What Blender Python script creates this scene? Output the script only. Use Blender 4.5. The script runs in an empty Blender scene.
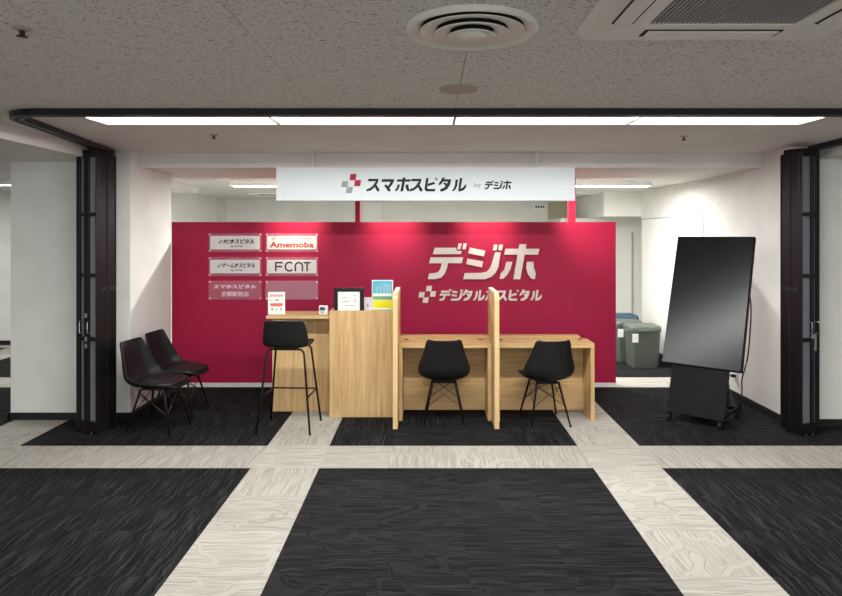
import bpy, bmesh, math, random
from mathutils import Vector, Matrix
random.seed(7)
R = math.radians
sc = bpy.context.scene
COL = sc.collection

# ------------------------------------------------------------------ camera, world, exposure
CAMZ = 1.707
cam = bpy.data.cameras.new('camera'); camo = bpy.data.objects.new('camera', cam); COL.objects.link(camo)
camo.location = (0, 0, CAMZ); camo.rotation_euler = (R(90), 0, 0)
cam.sensor_width = 36; cam.lens = 650 / 842 * 36
cam.shift_x = -6 / 842; cam.shift_y = -64 / 842
cam.clip_start = .05
sc.camera = camo
w = bpy.data.worlds.new('world'); sc.world = w; w.use_nodes = True
w.node_tree.nodes['Background'].inputs[0].default_value = (.84, .85, .87, 1)
w.node_tree.nodes['Background'].inputs[1].default_value = .95
vs = sc.view_settings
vs.view_transform = 'Standard'; vs.look = 'None'; vs.gamma = 1; vs.use_curve_mapping = False
vs.exposure = 1.12
TUBE_W = 15      # watts of one lamp over the shop front
FILL_W = 17      # watts of one added fill lamp out of view
BACK_W = 25      # watts of one lamp in the back room
SPOT_W = 30

# ------------------------------------------------------------------ materials
def srgb(r, g, b):
    f = lambda c: ((c / 255 + .055) / 1.055) ** 2.4 if c > 10 else c / 255 / 12.92
    return (f(r), f(g), f(b), 1)
def mat(name, col, rough=.6, metal=0, spec=.5, emit=0, alpha=1, trans=0, ior=1.45, coat=0):
    m = bpy.data.materials.new(name); m.use_nodes = True
    b = m.node_tree.nodes['Principled BSDF']
    b.inputs['Base Color'].default_value = col; b.inputs['Roughness'].default_value = rough
    b.inputs['Metallic'].default_value = metal; b.inputs['Specular IOR Level'].default_value = spec
    b.inputs['Alpha'].default_value = alpha; b.inputs['Transmission Weight'].default_value = trans
    b.inputs['IOR'].default_value = ior; b.inputs['Coat Weight'].default_value = coat
    if emit:
        b.inputs['Emission Color'].default_value = col; b.inputs['Emission Strength'].default_value = emit
    return m
class NT:
    def __init__(s, m): s.t = m.node_tree; s.b = s.t.nodes['Principled BSDF']
    def n(s, typ, **kw):
        x = s.t.nodes.new(typ)
        for k, v in kw.items():
            if k.startswith('i_'): x.inputs[k[2:].replace('_', ' ')].default_value = v
            else: setattr(x, k, v)
        return x
    def l(s, a, b): s.t.links.new(a, b)
    def math(s, op, a, b=None, c=None):
        x = s.n('ShaderNodeMath', operation=op)
        for i, v in enumerate((a, b, c)):
            if v is None: continue
            if isinstance(v, (int, float)): x.inputs[i].default_value = v
            else: s.l(v, x.inputs[i])
        return x.outputs[0]
    def ramp(s, fac, stops):
        x = s.n('ShaderNodeValToRGB'); e = x.color_ramp.elements
        while len(e) > 1: e.remove(e[-1])
        e[0].position, e[0].color = stops[0]
        for p, c in stops[1:]:
            q = e.new(p); q.color = c
        s.l(fac, x.inputs[0]); return x.outputs[0]
    def noise(s, vec, scale=5, detail=3, rough=.5, dist=0):
        x = s.n('ShaderNodeTexNoise'); x.inputs['Scale'].default_value = scale; x.inputs['Detail'].default_value = detail
        x.inputs['Roughness'].default_value = rough; x.inputs['Distortion'].default_value = dist
        s.l(vec, x.inputs['Vector']); return x.outputs[0]
    def mapping(s, vec, scale=(1, 1, 1)):
        x = s.n('ShaderNodeMapping'); x.inputs['Scale'].default_value = scale; s.l(vec, x.inputs['Vector']); return x.outputs[0]
    def mix(s, fac, a, b):
        x = s.n('ShaderNodeMix', data_type='RGBA')
        if isinstance(fac, (int, float)): x.inputs[0].default_value = fac
        else: s.l(fac, x.inputs[0])
        for i, v in ((6, a), (7, b)):
            if isinstance(v, tuple): x.inputs[i].default_value = v
            else: s.l(v, x.inputs[i])
        return x.outputs[2]
    def bump(s, h, strength=.3, dist=.01):
        x = s.n('ShaderNodeBump'); x.inputs['Strength'].default_value = strength; x.inputs['Distance'].default_value = dist
        s.l(h, x.inputs['Height']); s.l(x.outputs[0], s.b.inputs['Normal'])
    def obj(s): return s.n('ShaderNodeTexCoord').outputs['Object']

def paint(name, col, rough=.75, var=.03, scale=3):
    m = mat(name, col, rough, spec=.3); t = NT(m); v = t.obj()
    f = t.noise(v, scale, 4)
    dark = tuple(c * (1 - var * 2) for c in col[:3]) + (1,); lite = tuple(min(1, c * (1 + var)) for c in col[:3]) + (1,)
    t.l(t.ramp(f, [(.3, dark), (.7, lite)]), t.b.inputs['Base Color'])
    t.bump(t.noise(v, 180, 2), .08, .002)
    return m
def wood(name, horiz):
    m = mat(name, srgb(205, 170, 120), .5, spec=.35); t = NT(m); v = t.obj()
    sc1 = (.9, 16, 16) if horiz else (16, 16, .9)
    sc2 = (3, 150, 150) if horiz else (150, 150, 3)
    a = t.noise(t.mapping(v, sc1), 1.6, 5, .6, .6)
    b = t.noise(t.mapping(v, sc2), 1.0, 3, .6)
    c1 = t.ramp(a, [(.28, srgb(184, 148, 100)), (.48, srgb(203, 168, 118)), (.72, srgb(219, 188, 140))])
    c2 = t.ramp(b, [(.35, (.80, .78, .74, 1)), (.6, (1, 1, 1, 1))])
    mx = t.n('ShaderNodeMix', data_type='RGBA', blend_type='MULTIPLY'); mx.inputs[0].default_value = .7
    t.l(c1, mx.inputs[6]); t.l(c2, mx.inputs[7]); t.l(mx.outputs[2], t.b.inputs['Base Color'])
    t.bump(b, .06, .002)
    return m
def carpet(name, base, hi, lo, swirl):
    """loop-pile carpet tile: combed lines along the tile's own Y, some tiles with big curving leaf forms"""
    m = mat(name, base, .95, spec=.1); t = NT(m)
    info = t.n('ShaderNodeObjectInfo'); v0 = t.obj()
    off = t.n('ShaderNodeVectorMath', operation='MULTIPLY_ADD')
    off.inputs[1].default_value = (3.7, 5.3, 0)
    t.l(info.outputs['Location'], off.inputs[0]); t.l(v0, off.inputs[2])
    v = off.outputs[0]
    # combed lines
    warp = t.noise(t.mapping(v, (2.2, 3.2, 1)), 2.2, 2)
    sep = t.n('ShaderNodeSeparateXYZ'); t.l(v, sep.inputs[0])
    xx = t.math('MULTIPLY_ADD', warp, .055, sep.outputs[0])
    cmb = t.n('ShaderNodeCombineXYZ'); t.l(xx, cmb.inputs[0]); t.l(t.math('MULTIPLY', sep.outputs[1], .03), cmb.inputs[1])
    ln = t.noise(cmb.outputs[0], 88, 2, .6)
    lines = t.ramp(ln, [(.36, lo), (.5, base), (.64, hi)])
    # leaf forms: contour bands of a slow noise
    big = t.noise(t.mapping(v, (2.4, 1.3, 1)), 2.1, 0, .4, .8)
    frm = t.ramp(big, [(.40, (0, 0, 0, 1)), (.41, (1, 1, 1, 1)), (.52, (1, 1, 1, 1)), (.53, (0, 0, 0, 1))])
    ring = t.math('ABSOLUTE', t.math('SUBTRACT', t.math('FRACT', t.math('MULTIPLY', big, 9.0)), .5))
    thin = t.math('LESS_THAN', ring, .09)
    sel = t.math('GREATER_THAN', info.outputs['Random'], 1 - swirl)
    fill = t.mix(t.math('MULTIPLY', thin, .75), t.mix(.45, base, hi), lo)
    both = t.mix(frm, lines, fill)
    c = t.mix(sel, lines, both)
    # tile to tile shade
    sh = t.ramp(t.math('FRACT', t.math('MULTIPLY', info.outputs['Random'], 7.13)), [(0, (.86, .86, .86, 1)), (1, (1.0, 1.0, 1.0, 1))])
    fib = t.ramp(t.noise(v, 700, 2), [(.3, (.7, .7, .7, 1)), (.7, (1, 1, 1, 1))])
    m1 = t.n('ShaderNodeMix', data_type='RGBA', blend_type='MULTIPLY'); m1.inputs[0].default_value = 1
    t.l(c, m1.inputs[6]); t.l(sh, m1.inputs[7])
    m2 = t.n('ShaderNodeMix', data_type='RGBA', blend_type='MULTIPLY'); m2.inputs[0].default_value = .6
    t.l(m1.outputs[2], m2.inputs[6]); t.l(fib, m2.inputs[7])
    t.l(m2.outputs[2], t.b.inputs['Base Color'])
    t.bump(ln, .35, .004)
    return m
def ceiling_board_mat():
    m = mat('rockwool_board', srgb(196, 193, 186), .9, spec=.1); t = NT(m); v = t.obj()
    n = t.noise(t.mapping(v, (78, 165, 1)), 1, 1, .4, .3)
    n2 = t.noise(t.mapping(v, (46, 110, 1)), 1, 1, .4, .2)
    pits = t.math('MAXIMUM', t.math('GREATER_THAN', n, .655), t.math('GREATER_THAN', n2, .70))
    t.l(t.mix(pits, srgb(228, 226, 221), srgb(152, 149, 143)), t.b.inputs['Base Color'])
    t.bump(t.math('SUBTRACT', 1, pits), .5, .003)
    return m

M = dict(
    white=paint('white_wall_paint', srgb(228, 228, 222)), ceil=paint('plain_ceiling_paint', srgb(226, 223, 218), .85),
    board=ceiling_board_mat(), groove=mat('board_joint', srgb(90, 88, 84), .9),
    red=paint('crimson_wall_paint', srgb(166, 24, 66), .55, .02), skirt=mat('white_skirting', srgb(225, 222, 218), .5),
    blackskirt=mat('black_skirting', srgb(22, 21, 21), .5), slab=mat('floor_screed', srgb(70, 70, 70), .9),
    woodv=wood('oak_vertical', False), woodh=wood('oak_horizontal', True),
    woodd=mat('oak_edge', srgb(214, 180, 130), .5),
    dark=carpet('charcoal_carpet', srgb(28, 28, 29), srgb(54, 54, 55), srgb(18, 18, 19), .0),
    darks=carpet('charcoal_swirl_carpet', srgb(31, 30, 31), srgb(50, 49, 50), srgb(19, 19, 20), .8),
    lite=carpet('cream_carpet', srgb(172, 168, 159), srgb(186, 183, 175), srgb(156, 151, 142), .5),
    black=mat('black_satin_plastic', srgb(17, 17, 18), .5, spec=.4), pad=mat('black_leatherette', srgb(17, 17, 18), .42, spec=.45),
    iron=mat('black_steel', srgb(24, 23, 23), .4, metal=.3), wire=mat('dark_steel_wire', srgb(70, 66, 60), .4, metal=.7),
    bronze=mat('dark_bronze_aluminium', srgb(30, 26, 29), .32, metal=.4, spec=.5), seal=mat('black_rubber', srgb(12, 12, 13), .7),
    track=mat('black_track', srgb(24, 24, 33), .4, metal=.2),
    glass=mat('tinted_glass', srgb(122, 128, 134), .06, spec=.8, alpha=.85),
    chrome=mat('brushed_steel', srgb(190, 190, 186), .3, metal=.9),
    lampw=mat('white_lamp_tray', srgb(235, 236, 232), .45), signw=mat('sign_white', srgb(232, 240, 242), .5),
    ink=mat('black_print', srgb(26, 28, 32), .6), redp=mat('red_print', srgb(178, 30, 62), .6), greyp=mat('grey_print', srgb(160, 168, 168), .6),
    cream=mat('cream_letter', srgb(226, 216, 208), .5), brown=mat('rust_print', srgb(178, 52, 38), .6),
    acryl=mat('clear_acrylic', srgb(226, 150, 168), .12, spec=.6, alpha=.24), frost=mat('frosted_acrylic', srgb(226, 170, 185), .3, alpha=.34),
    card=mat('white_card', srgb(226, 220, 219), .4), paper=mat('white_paper', srgb(236, 236, 232), .6),
    pink=mat('pale_print', srgb(240, 205, 212), .5),
    salmon=mat('salmon_print', srgb(222, 112, 100), .6), cyan=mat('cyan_print', srgb(84, 178, 204), .5), green=mat('green_print', srgb(120, 170, 110), .6),
    yellow=mat('yellow_print', srgb(232, 222, 20), .5), lcd=mat('lcd_screen', srgb(52, 70, 92), .3), teal=mat('pale_teal', srgb(150, 186, 196), .5),
    screen=mat('display_glass', srgb(12, 13, 16), .26, spec=.42), kiosk=mat('black_kiosk_shell', srgb(13, 13, 15), .6, spec=.2),
    dot=mat('dark_hole', srgb(34, 34, 36), .9), plate=mat('outlet_plate', srgb(226, 224, 216), .5), cable=mat('black_cable', srgb(18, 18, 18), .6),
    bin=mat('olive_green_plastic', srgb(76, 82, 74), .5), binb=mat('dull_blue_plastic', srgb(50, 76, 94), .5), binl=mat('grey_green_lid', srgb(90, 96, 88), .5),
    duct=mat('white_metal_diffuser', srgb(236, 236, 229), .4), ductd=mat('duct_dark', srgb(46, 46, 48), .9), acw=mat('aircon_white', srgb(233, 230, 225), .45),
    acg=mat('aircon_grille', srgb(170, 168, 170), .6), beige=mat('beige_plate', srgb(178, 170, 156), .6), sand=mat('beige_panel', srgb(196, 188, 158), .6),
    tube=mat('lit_tube', (1, .99, .96, 1), .5, emit=9), spot=mat('spot_lens', (1, .9, .75, 1), .5, emit=12), door=mat('door_white', srgb(232, 232, 227), .5),
)

# ------------------------------------------------------------------ builders
def bx(bm, x0, x1, y0, y1, z0, z1, bev=0, seg=2):
    r = bmesh.ops.create_cube(bm, size=1)
    for v in r['verts']:
        v.co = Vector(((x0 + x1) / 2 + v.co.x * (x1 - x0), (y0 + y1) / 2 + v.co.y * (y1 - y0), (z0 + z1) / 2 + v.co.z * (z1 - z0)))
    if bev:
        es = list({e for v in r['verts'] for e in v.link_edges})
        bmesh.ops.bevel(bm, geom=es, offset=bev, segments=seg, affect='EDGES', profile=.5)
    return bm
def box(*a, **k): return bx(bmesh.new(), *a, **k)
def tube(bm, pts, r, n=8, cap=True):
    pts = [Vector(p) for p in pts]; rings = []
    for i, p in enumerate(pts):
        d = (pts[min(i + 1, len(pts) - 1)] - pts[max(i - 1, 0)]).normalized()
        up = Vector((0, 0, 1)) if abs(d.z) < .95 else Vector((1, 0, 0))
        a = d.cross(up).normalized(); b = d.cross(a).normalized()
        rr = r[i] if isinstance(r, (list, tuple)) else r
        rings.append([bm.verts.new(p + rr * (math.cos(2 * math.pi * k / n) * a + math.sin(2 * math.pi * k / n) * b)) for k in range(n)])
    for q, s in zip(rings, rings[1:]):
        for k in range(n): bm.faces.new((q[k], q[(k + 1) % n], s[(k + 1) % n], s[k]))
    if cap: bm.faces.new(rings[0][::-1]); bm.faces.new(rings[-1])
    for f in bm.faces: f.smooth = True
    return bm
def lathe(bm, prof, c=(0, 0, 0), n=40, ends=True):
    rings = [[bm.verts.new((c[0] + r * math.cos(2 * math.pi * k / n), c[1] + r * math.sin(2 * math.pi * k / n), c[2] + z)) for k in range(n)] for r, z in prof]
    for q, s in zip(rings, rings[1:]):
        for k in range(n):
            f = bm.faces.new((q[k], q[(k + 1) % n], s[(k + 1) % n], s[k])); f.smooth = True
    if ends: bm.faces.new(rings[0]); bm.faces.new(rings[-1])
    return bm
def prism(bm, pts, y0, y1):
    """polygon in x,z thickened from y0 (front) to y1"""
    a = [bm.verts.new((x, y0, z)) for x, z in pts]; b = [bm.verts.new((x, y1, z)) for x, z in pts]
    fa = bm.faces.new(a); fb = bm.faces.new(b[::-1]); fa.normal_update(); fb.normal_update()
    n = len(pts)
    for i in range(n): bm.faces.new((a[i], b[i], b[(i + 1) % n], a[(i + 1) % n]))
    bmesh.ops.triangulate(bm, faces=[fa, fb])
    return bm
def stroke(pts, wd):
    """outline of an open polyline of a given width, in the plane"""
    P = [Vector(p) for p in pts]; L = []; Q = []
    for i, p in enumerate(P):
        d1 = (P[i] - P[i - 1]).normalized() if i else (P[1] - P[0]).normalized()
        d2 = (P[i + 1] - P[i]).normalized() if i < len(P) - 1 else d1
        t = (d1 + d2).normalized(); nn = Vector((-t.y, t.x)); k = wd / 2 / max(.4, nn.dot(Vector((-d1.y, d1.x))))
        L.append(tuple(p + nn * k)); Q.append(tuple(p - nn * k))
    return L + Q[::-1]
def obj(name, bm, m, parent=None, recalc=True, loc=None):
    me = bpy.data.meshes.new(name)
    if isinstance(bm, bmesh.types.BMesh):
        if recalc: bmesh.ops.recalc_face_normals(bm, faces=bm.faces[:])
        bm.to_mesh(me); bm.free()
    else: me = bm
    ms = m if isinstance(m, list) else [m]
    for k in ms: me.materials.append(M[k] if isinstance(k, str) else k)
    o = bpy.data.objects.new(name, me); COL.objects.link(o)
    if parent: o.parent = parent
    if loc: o.location = loc
    return o
def thing(name, label, cat, loc=(0, 0, 0), rotz=0, group=None):
    o = bpy.data.objects.new(name, None); COL.objects.link(o); o.location = loc; o.rotation_euler = (0, 0, rotz)
    o.empty_display_size = .05
    o['label'] = label; o['category'] = cat
    if group: o['group'] = group
    return o
def tag(o, label, cat, group=None):
    o['label'] = label; o['category'] = cat
    if group: o['group'] = group
    return o
def struct(name, bm, m, label=None, parent=None):
    o = obj(name, bm, m, parent)
    if not parent:
        o['kind'] = 'structure'
        if label: o['label'] = label
    return o
def dup(root, loc, rotz, label):
    r = root.copy(); COL.objects.link(r); r.location = loc; r.rotation_euler = (0, 0, rotz); r['label'] = label
    for ch in list(root.children):
        c = ch.copy(); COL.objects.link(c); c.parent = r
        for g in ch.children:
            d = g.copy(); COL.objects.link(d); d.parent = c
    return r
def arealight(name, parent, loc, sx, sy, watts, col=(1, .995, .985), rot=(0, 0, 0)):
    l = bpy.data.lights.new(name, 'AREA'); l.shape = 'RECTANGLE'; l.size = sx; l.size_y = sy; l.energy = watts; l.color = col
    o = bpy.data.objects.new(name, l); COL.objects.link(o); o.parent = parent; o.location = loc; o.rotation_euler = rot
    return o

# ------------------------------------------------------------------ the setting
floor = struct('floor', box(-9, 9, -6, 13, -.06, -.007), 'slab', 'floor laid with charcoal and cream carpet tiles')
T = .5; X0 = -1.287; Y0 = 4.74
def tile_mesh(name, m):
    bm = bmesh.new(); h = T / 2 - .0002
    bx(bm, -h, h, -h, h, -.007, 0, .0005, 1)
    me = bpy.data.meshes.new(name); bm.to_mesh(me); bm.free(); me.materials.append(M[m]); return me
tm = {k: tile_mesh('carpet_tile_' + k, k) for k in ('dark', 'darks', 'lite')}
cells = []
for i in range(-15, 21):
    for j in range(-21, 16):
        x = X0 + T * (i + .5); y = Y0 + T * (j + .5)
        if not (-9 < x < 9 and -6 < y < 13): continue
        ci = i % 5 == 0; cj = j % 5 == 0
        kind = 'lite' if (ci or cj) else None
        if not kind:
            bi = i // 5; bj = j // 5
            kind = 'darks' if (bi == 0 and bj < 0) or (bi == 1 and bj >= 0) else 'dark'
        pxc = 427 + 650 * x / y if y > 1 else -999; pyc = 234 + 650 * CAMZ / y if y > 1 else 9999
        vis = -45 < pxc < 890 and pyc < 660 and (y < 10.4)
        hidden = (y > 7.4 and -2.9 < x < 2.3) or (x > 3.4 and y > 6.0) or (x < -2.8 and x > -3.7 and y > 6.1)
        cells.append((not vis or hidden, y, x, kind, i, j))
rest = {'dark': bmesh.new(), 'lite': bmesh.new()}
cells.sort(); n_t = 0
for out, y, x, kind, i, j in cells:
    if not out and n_t < 295:
        n_t += 1
        o = bpy.data.objects.new('carpet_tile', tm[kind]); COL.objects.link(o); o.parent = floor; o.location = (x, y, 0)
        rz = 0
        if kind == 'darks': rz = 90 if j < 0 else random.choice((0, 90, 180))
        elif kind == 'lite':
            rz = random.choice((0, 90)) if j % 5 == 0 else (random.choice((90, 90, 0)))
        elif j >= 0: rz = random.choice((0, 90))
        o.rotation_euler = (0, 0, R(rz))
    else:
        h = T / 2 - .0002; bx(rest['lite' if kind == 'lite' else 'dark'], x - h, x + h, y - h, y + h, -.007, 0)
for k, b in rest.items():
    o = obj('carpet_tile_field', b, k, floor); o['kind'] = 'stuff'

# ceiling of the hall: rock-wool boards under a slab
ZC = 2.48; ZB = 2.34; ZS = 2.37
ceil = struct('ceiling', box(-2.95, 3.45, -6, 4.22, ZC + .008, ZC + .15), 'groove', 'grey ceiling of pitted rock wool boards')
bw, bl = .855, 1.71
for i in range(-4, 5):
    for j in range(-4, 2):
        x0 = max(.17 + bw * i, -2.95); x1 = min(.17 + bw * (i + 1), 3.45); y0 = max(2.44 + bl * (j - 1), -6); y1 = min(2.44 + bl * j, 4.22)
        if i % 2 and False: pass
        if x1 - x0 < .02 or y1 - y0 < .02: continue
        obj('ceiling_board', box(x0 + .0015, x1 - .0015, y0 + .0012, y1 - .0012, ZC, ZC + .008), 'board', ceil)
obj('ceiling_board', box(-2.95, 3.45, 2.44 + bl + .001, 4.22, ZC, ZC + .008), 'board', ceil) if 2.44 + bl < 4.21 else None
b = box(-2.95, 3.45, 4.60, 6.2, ZC, ZC + .15); bx(b, -2.95, -2.275, 4.22, 4.60, ZC, ZC + .15); bx(b, 2.645, 3.45, 4.22, 4.60, ZC, ZC + .15)
bx(b, -2.275, 2.645, 4.22, 4.60, ZC + .12, ZC + .15)
struct('ceiling_shop', b, 'ceil', 'smooth grey ceiling behind the row of recessed lamps')
b = box(-2.73, 3.21, 6.2, 6.93, ZB, ZC + .15); bx(b, -3.83, 3.45, 6.93, 12, ZB, ZC + .15)
struct('ceiling_back', b, 'ceil', 'lower ceiling over the back room')
b = box(-9, -2.95, -6, 5.98, ZS, ZC + .15); bx(b, -9, -3.83, 5.98, 12, ZS, ZC + .15)
struct('ceiling_soffit_left', b, 'ceil', 'lowered ceiling outside the sliding door track')
struct('ceiling_soffit_right', box(3.45, 9, -6, 5.76, ZS, ZC + .15), 'ceil', 'lowered ceiling above the white pier')

wl = struct('wall_left', box(-3.83, -2.73, 5.98, 6.93, 0, ZC + .15), 'white', 'white pier beside the two black chairs')
bb = box(-3.845, -2.715, 5.965, 5.98, 0, .065); bx(bb, -2.73, -2.715, 5.965, 6.93, 0, .065); bx(bb, -3.845, -3.83, 5.965, 6.93, 0, .065)
struct('baseboard_left', bb, 'blackskirt')
struct('wall_right', box(3.21, 9, 5.76, 9.745, 0, ZC + .15), 'white', 'white wall behind the tilted display')
bb = box(3.195, 9, 5.745, 5.76, 0, .068); bx(bb, 3.195, 3.21, 5.745, 9.745, 0, .068)
struct('baseboard_right', bb, 'blackskirt')
struct('wall_back', box(-3.83, 4.2, 11.84, 12, 0, ZC), 'white', 'white back wall of the room behind the crimson wall')
struct('wall_back_left', box(-3.83, -3.68, 6.93, 11.84, 0, ZB), 'white')
struct('trim_beam_left', box(-3.68, -3.12, 7.0, 8.9, 2.265, ZB), 'white', 'boxed beam along the back room wall')
struct('trim_beam_right', box(2.65, 4.2, 9.745, 11.84, 1.97, ZB), 'white', 'deep boxed beam in the corner of the back room')
struct('wall_alcove', box(2.2, 4.2, 10.7, 11.84, 0, 1.97), 'white', 'white wall behind the bins')
struct('wall_alcove_side', box(4.05, 4.2, 9.745, 10.7, 0, 1.97), 'white')
struct('wall_hall_left', box(-9, -3.83, 10, 10.15, 0, ZS), 'white', 'far white wall down the side passage')
struct('baseboard_hall_left', box(-9, -3.83, 9.985, 10, 0, .07), 'blackskirt')
struct('wall_side_left', box(-9.15, -9, -6, 13, 0, ZC), 'white')
struct('wall_side_right', box(9, 9.15, -6, 6, 0, ZC), 'white')
# crimson feature wall with its posts and skirting
struct('wall_feature', box(-2.85, 2.11, 7.26, 7.36, .046, 1.841), 'red', 'crimson wall carrying the shop lettering')
struct('wall_added_white_sheet', box(-2.85, 2.11, 7.36, 7.366, .046, 1.84), 'white', 'unseen white sheet added behind the crimson wall against red bounce')  # unseen sheet, added to keep red bounce out of the back room
struct('baseboard_feature', box(-2.85, 2.112, 7.255, 7.368, 0, .046), 'skirt')
struct('trim_1', box(-.805, -.75, 7.28, 7.34, 1.841, ZB), 'red', 'crimson post rising to the ceiling beside the logo squares')
struct('trim_2', box(1.585, 1.665, 7.28, 7.34, 1.841, ZB), 'red', 'crimson post rising to the ceiling past the hanging sign')
# flush door in the white wall, door leaf in the alcove
d = struct('door_1', box(3.206, 3.209, 7.56, 9.70, .07, 1.92), 'door', 'flush white door in the wall behind the display')
fr = box(3.203, 3.2095, 7.545, 7.56, .07, 1.935); bx(fr, 3.203, 3.2095, 9.70, 9.715, .07, 1.935); bx(fr, 3.203, 3.2095, 7.56, 9.70, 1.92, 1.935)
obj('door_frame', fr, 'greyp', d)
d = struct('door_2', box(2.3, 3.36, 10.68, 10.7, 0, 1.72), 'door', 'white door beyond the bins')
obj('door_frame', box(3.36, 3.38, 10.675, 10.7, 0, 1.74), 'greyp', d)
# details on the back wall above the crimson wall
struct('trim_3', box(-1.18, -.82, 11.78, 11.84, 0, 2.3), 'door', 'shallow white pilaster seen under the hanging sign')
t = thing('room_plate', 'small white name plate on the far back wall beside the beige panel', 'sign', (2.05, 11.835, 2.2))
obj('plate', box(-.13, .13, -.012, .005, -.06, .06), 'paper', t)
lt = bmesh.new()
for k in range(4): bx(lt, -.08 + k * .045, -.05 + k * .045, -.014, -.01, -.018, .018)
obj('lettering', lt, 'ink', t)
tag(obj('wall_panel', box(2.20, 2.55, 11.80, 11.84, 1.6, 2.28, .004), 'sand'), 'beige panel fixed to the far back wall', 'panel')

# ------------------------------------------------------------------ lamps
def lamp(name, label, group, x0, x1, y0, y1, z, watts, recess=True, tube_y=.35):
    """open tray lamp: tray, end caps, tube"""
    L = x1 - x0; W = y1 - y0
    t = thing(name, label, 'ceiling lamp', ((x0 + x1) / 2, (y0 + y1) / 2, z), 0, group)
    h = .085 if recess else .055
    zt = h if recess else 0; zb = 0 if recess else -h
    tr = bmesh.new(); th = .006
    bx(tr, -L / 2, L / 2, -W / 2, W / 2, zt - th, zt)
    bx(tr, -L / 2, L / 2, -W / 2, -W / 2 + th, zb, zt - th); bx(tr, -L / 2, L / 2, W / 2 - th, W / 2, zb, zt - th)
    obj('tray', tr, 'lampw', t)
    for s in (-1, 1):
        obj('end_plate', box(*sorted((s * L / 2, s * (L / 2 - th))), -W / 2 + th, W / 2 - th, zb, zt - th), 'lampw', t)
    ty = -W / 2 + W * tube_y; tz = (zt + zb) / 2 - (.006 if recess else .014)
    obj('tube', tube(bmesh.new(), [(-L / 2 + .02, ty, tz), (L / 2 - .02, ty, tz)], .018, 10), 'tube', t)
    for s in (-1, 1): obj('lamp_holder', box(s * (L / 2 - .02) - .012, s * (L / 2 - .02) + .012, ty - .014, ty + .014, tz - .01, zt - th), 'duct', t)
    arealight('lamp_light', t, (0, ty + (.03 if recess else 0), tz - .022), L - .08, .06, watts)
    return t
xs = [-2.27 + 1.2275 * k for k in range(5)]
nm = ['first', 'second', 'third', 'fourth']
lb = ['recessed fluorescent lamp at the end of the row, beside the track\'s curved corner',
      'recessed fluorescent lamp of the row, next to the one by the curved corner',
      'recessed fluorescent lamp of the row, in front of the sign\'s small script end',
      'recessed fluorescent lamp at the end of the row, above the tilted display side']
for k in range(4):
    lamp('fluorescent_lamp', lb[k], 'recessed lamps in a row over the shop front', xs[k] + .004, xs[k + 1] - .004, 4.224, 4.596, ZC, TUBE_W, True, .3)
for k in range(4):
    lamp('fluorescent_lamp', ['slim ceiling lamp of the back room, showing past the sign\'s logo end', 'slim ceiling lamp of the back room behind the hanging sign', 'slim ceiling lamp of the back room behind the hanging sign',
         'slim ceiling lamp of the back room, beside the crimson post'][k], 'lamps of the back room', -2.37 + 1.27 * k, -1.11 + 1.27 * k, 7.80, 8.02, ZB, BACK_W, False, .5)
lamp('fluorescent_lamp', 'slim ceiling lamp down the side passage past the white pier', None, -6.3, -5.0, 8.0, 8.2, ZS, BACK_W, False, .5)
for yy in (.6, -2.2, -4.6):  # lamps added out of view to supply the even front light
    for xx in (-2.1, .2, 2.5):
        lamp('fluorescent_lamp', 'added ceiling lamp out of view, filling in even front light', 'added fill lamps out of view', xx - .62, xx + .62, yy - .12, yy + .12, ZC, FILL_W, False, .5)
for sx in (-6, 6):  # two more added fill lamps, out of view at the sides
    lamp('fluorescent_lamp', 'added ceiling lamp out of view, filling in even front light', 'added fill lamps out of view', sx - .62, sx + .62, 1.4, 1.64, ZS, FILL_W, False, .5)

# spot lamps aimed at the crimson wall
for k, (xa, xt) in enumerate(((-1.36, -1.46), (-.40, -.38), (.62, .66), (1.36, 1.80))):
    t = thing('spot_lamp', ['small black spot lamp on the back ceiling, lighting the wall above the name plaques', 'small black spot lamp on the back ceiling, lighting the wall over the document frame',
              'small black spot lamp on the back ceiling, lighting the large lettering', 'small black spot lamp on the back ceiling, turned towards the wall\'s free end'][k], 'spot lamp', (xa, 6.62, ZB), 0, 'spot lamps over the crimson wall')
    obj('base', lathe(bmesh.new(), [(.045, 0), (.045, -.02), (.012, -.022), (.012, -.06)], n=20), 'iron', t)
    d = Vector((xt - xa, 7.26 - 6.62, 1.86 - (ZB - .08))).normalized()
    p = Vector((0, 0, -.08))
    obj('head', tube(bmesh.new(), [p - d * .05, p + d * .05], .032, 16), 'iron', t)
    obj('lens', tube(bmesh.new(), [p + d * .0505, p + d * .053], .027, 16), 'spot', t)
    l = bpy.data.lights.new('spot_beam', 'SPOT'); l.energy = SPOT_W; l.spot_size = R(68); l.spot_blend = 1.0; l.color = (1, .84, .64); l.shadow_soft_size = .025
    o = bpy.data.objects.new('spot_beam', l); COL.objects.link(o); o.parent = t; o.location = p + d * .06
    o.rotation_euler = d.to_track_quat('-Z', 'Y').to_euler()
# downlight
t = thing('downlight', 'small round downlight in the back ceiling above the pier', 'downlight', (-2.45, 7.06, ZB))
obj('trim_ring', lathe(bmesh.new(), [(.085, 0), (.085, -.006), (.07, -.008), (.062, -.004), (.062, 0)], n=28), 'lampw', t)
obj('lens', lathe(bmesh.new(), [(.061, -.001), (.05, -.003), (.01, -.004)], n=28), 'lampw', t)

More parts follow.
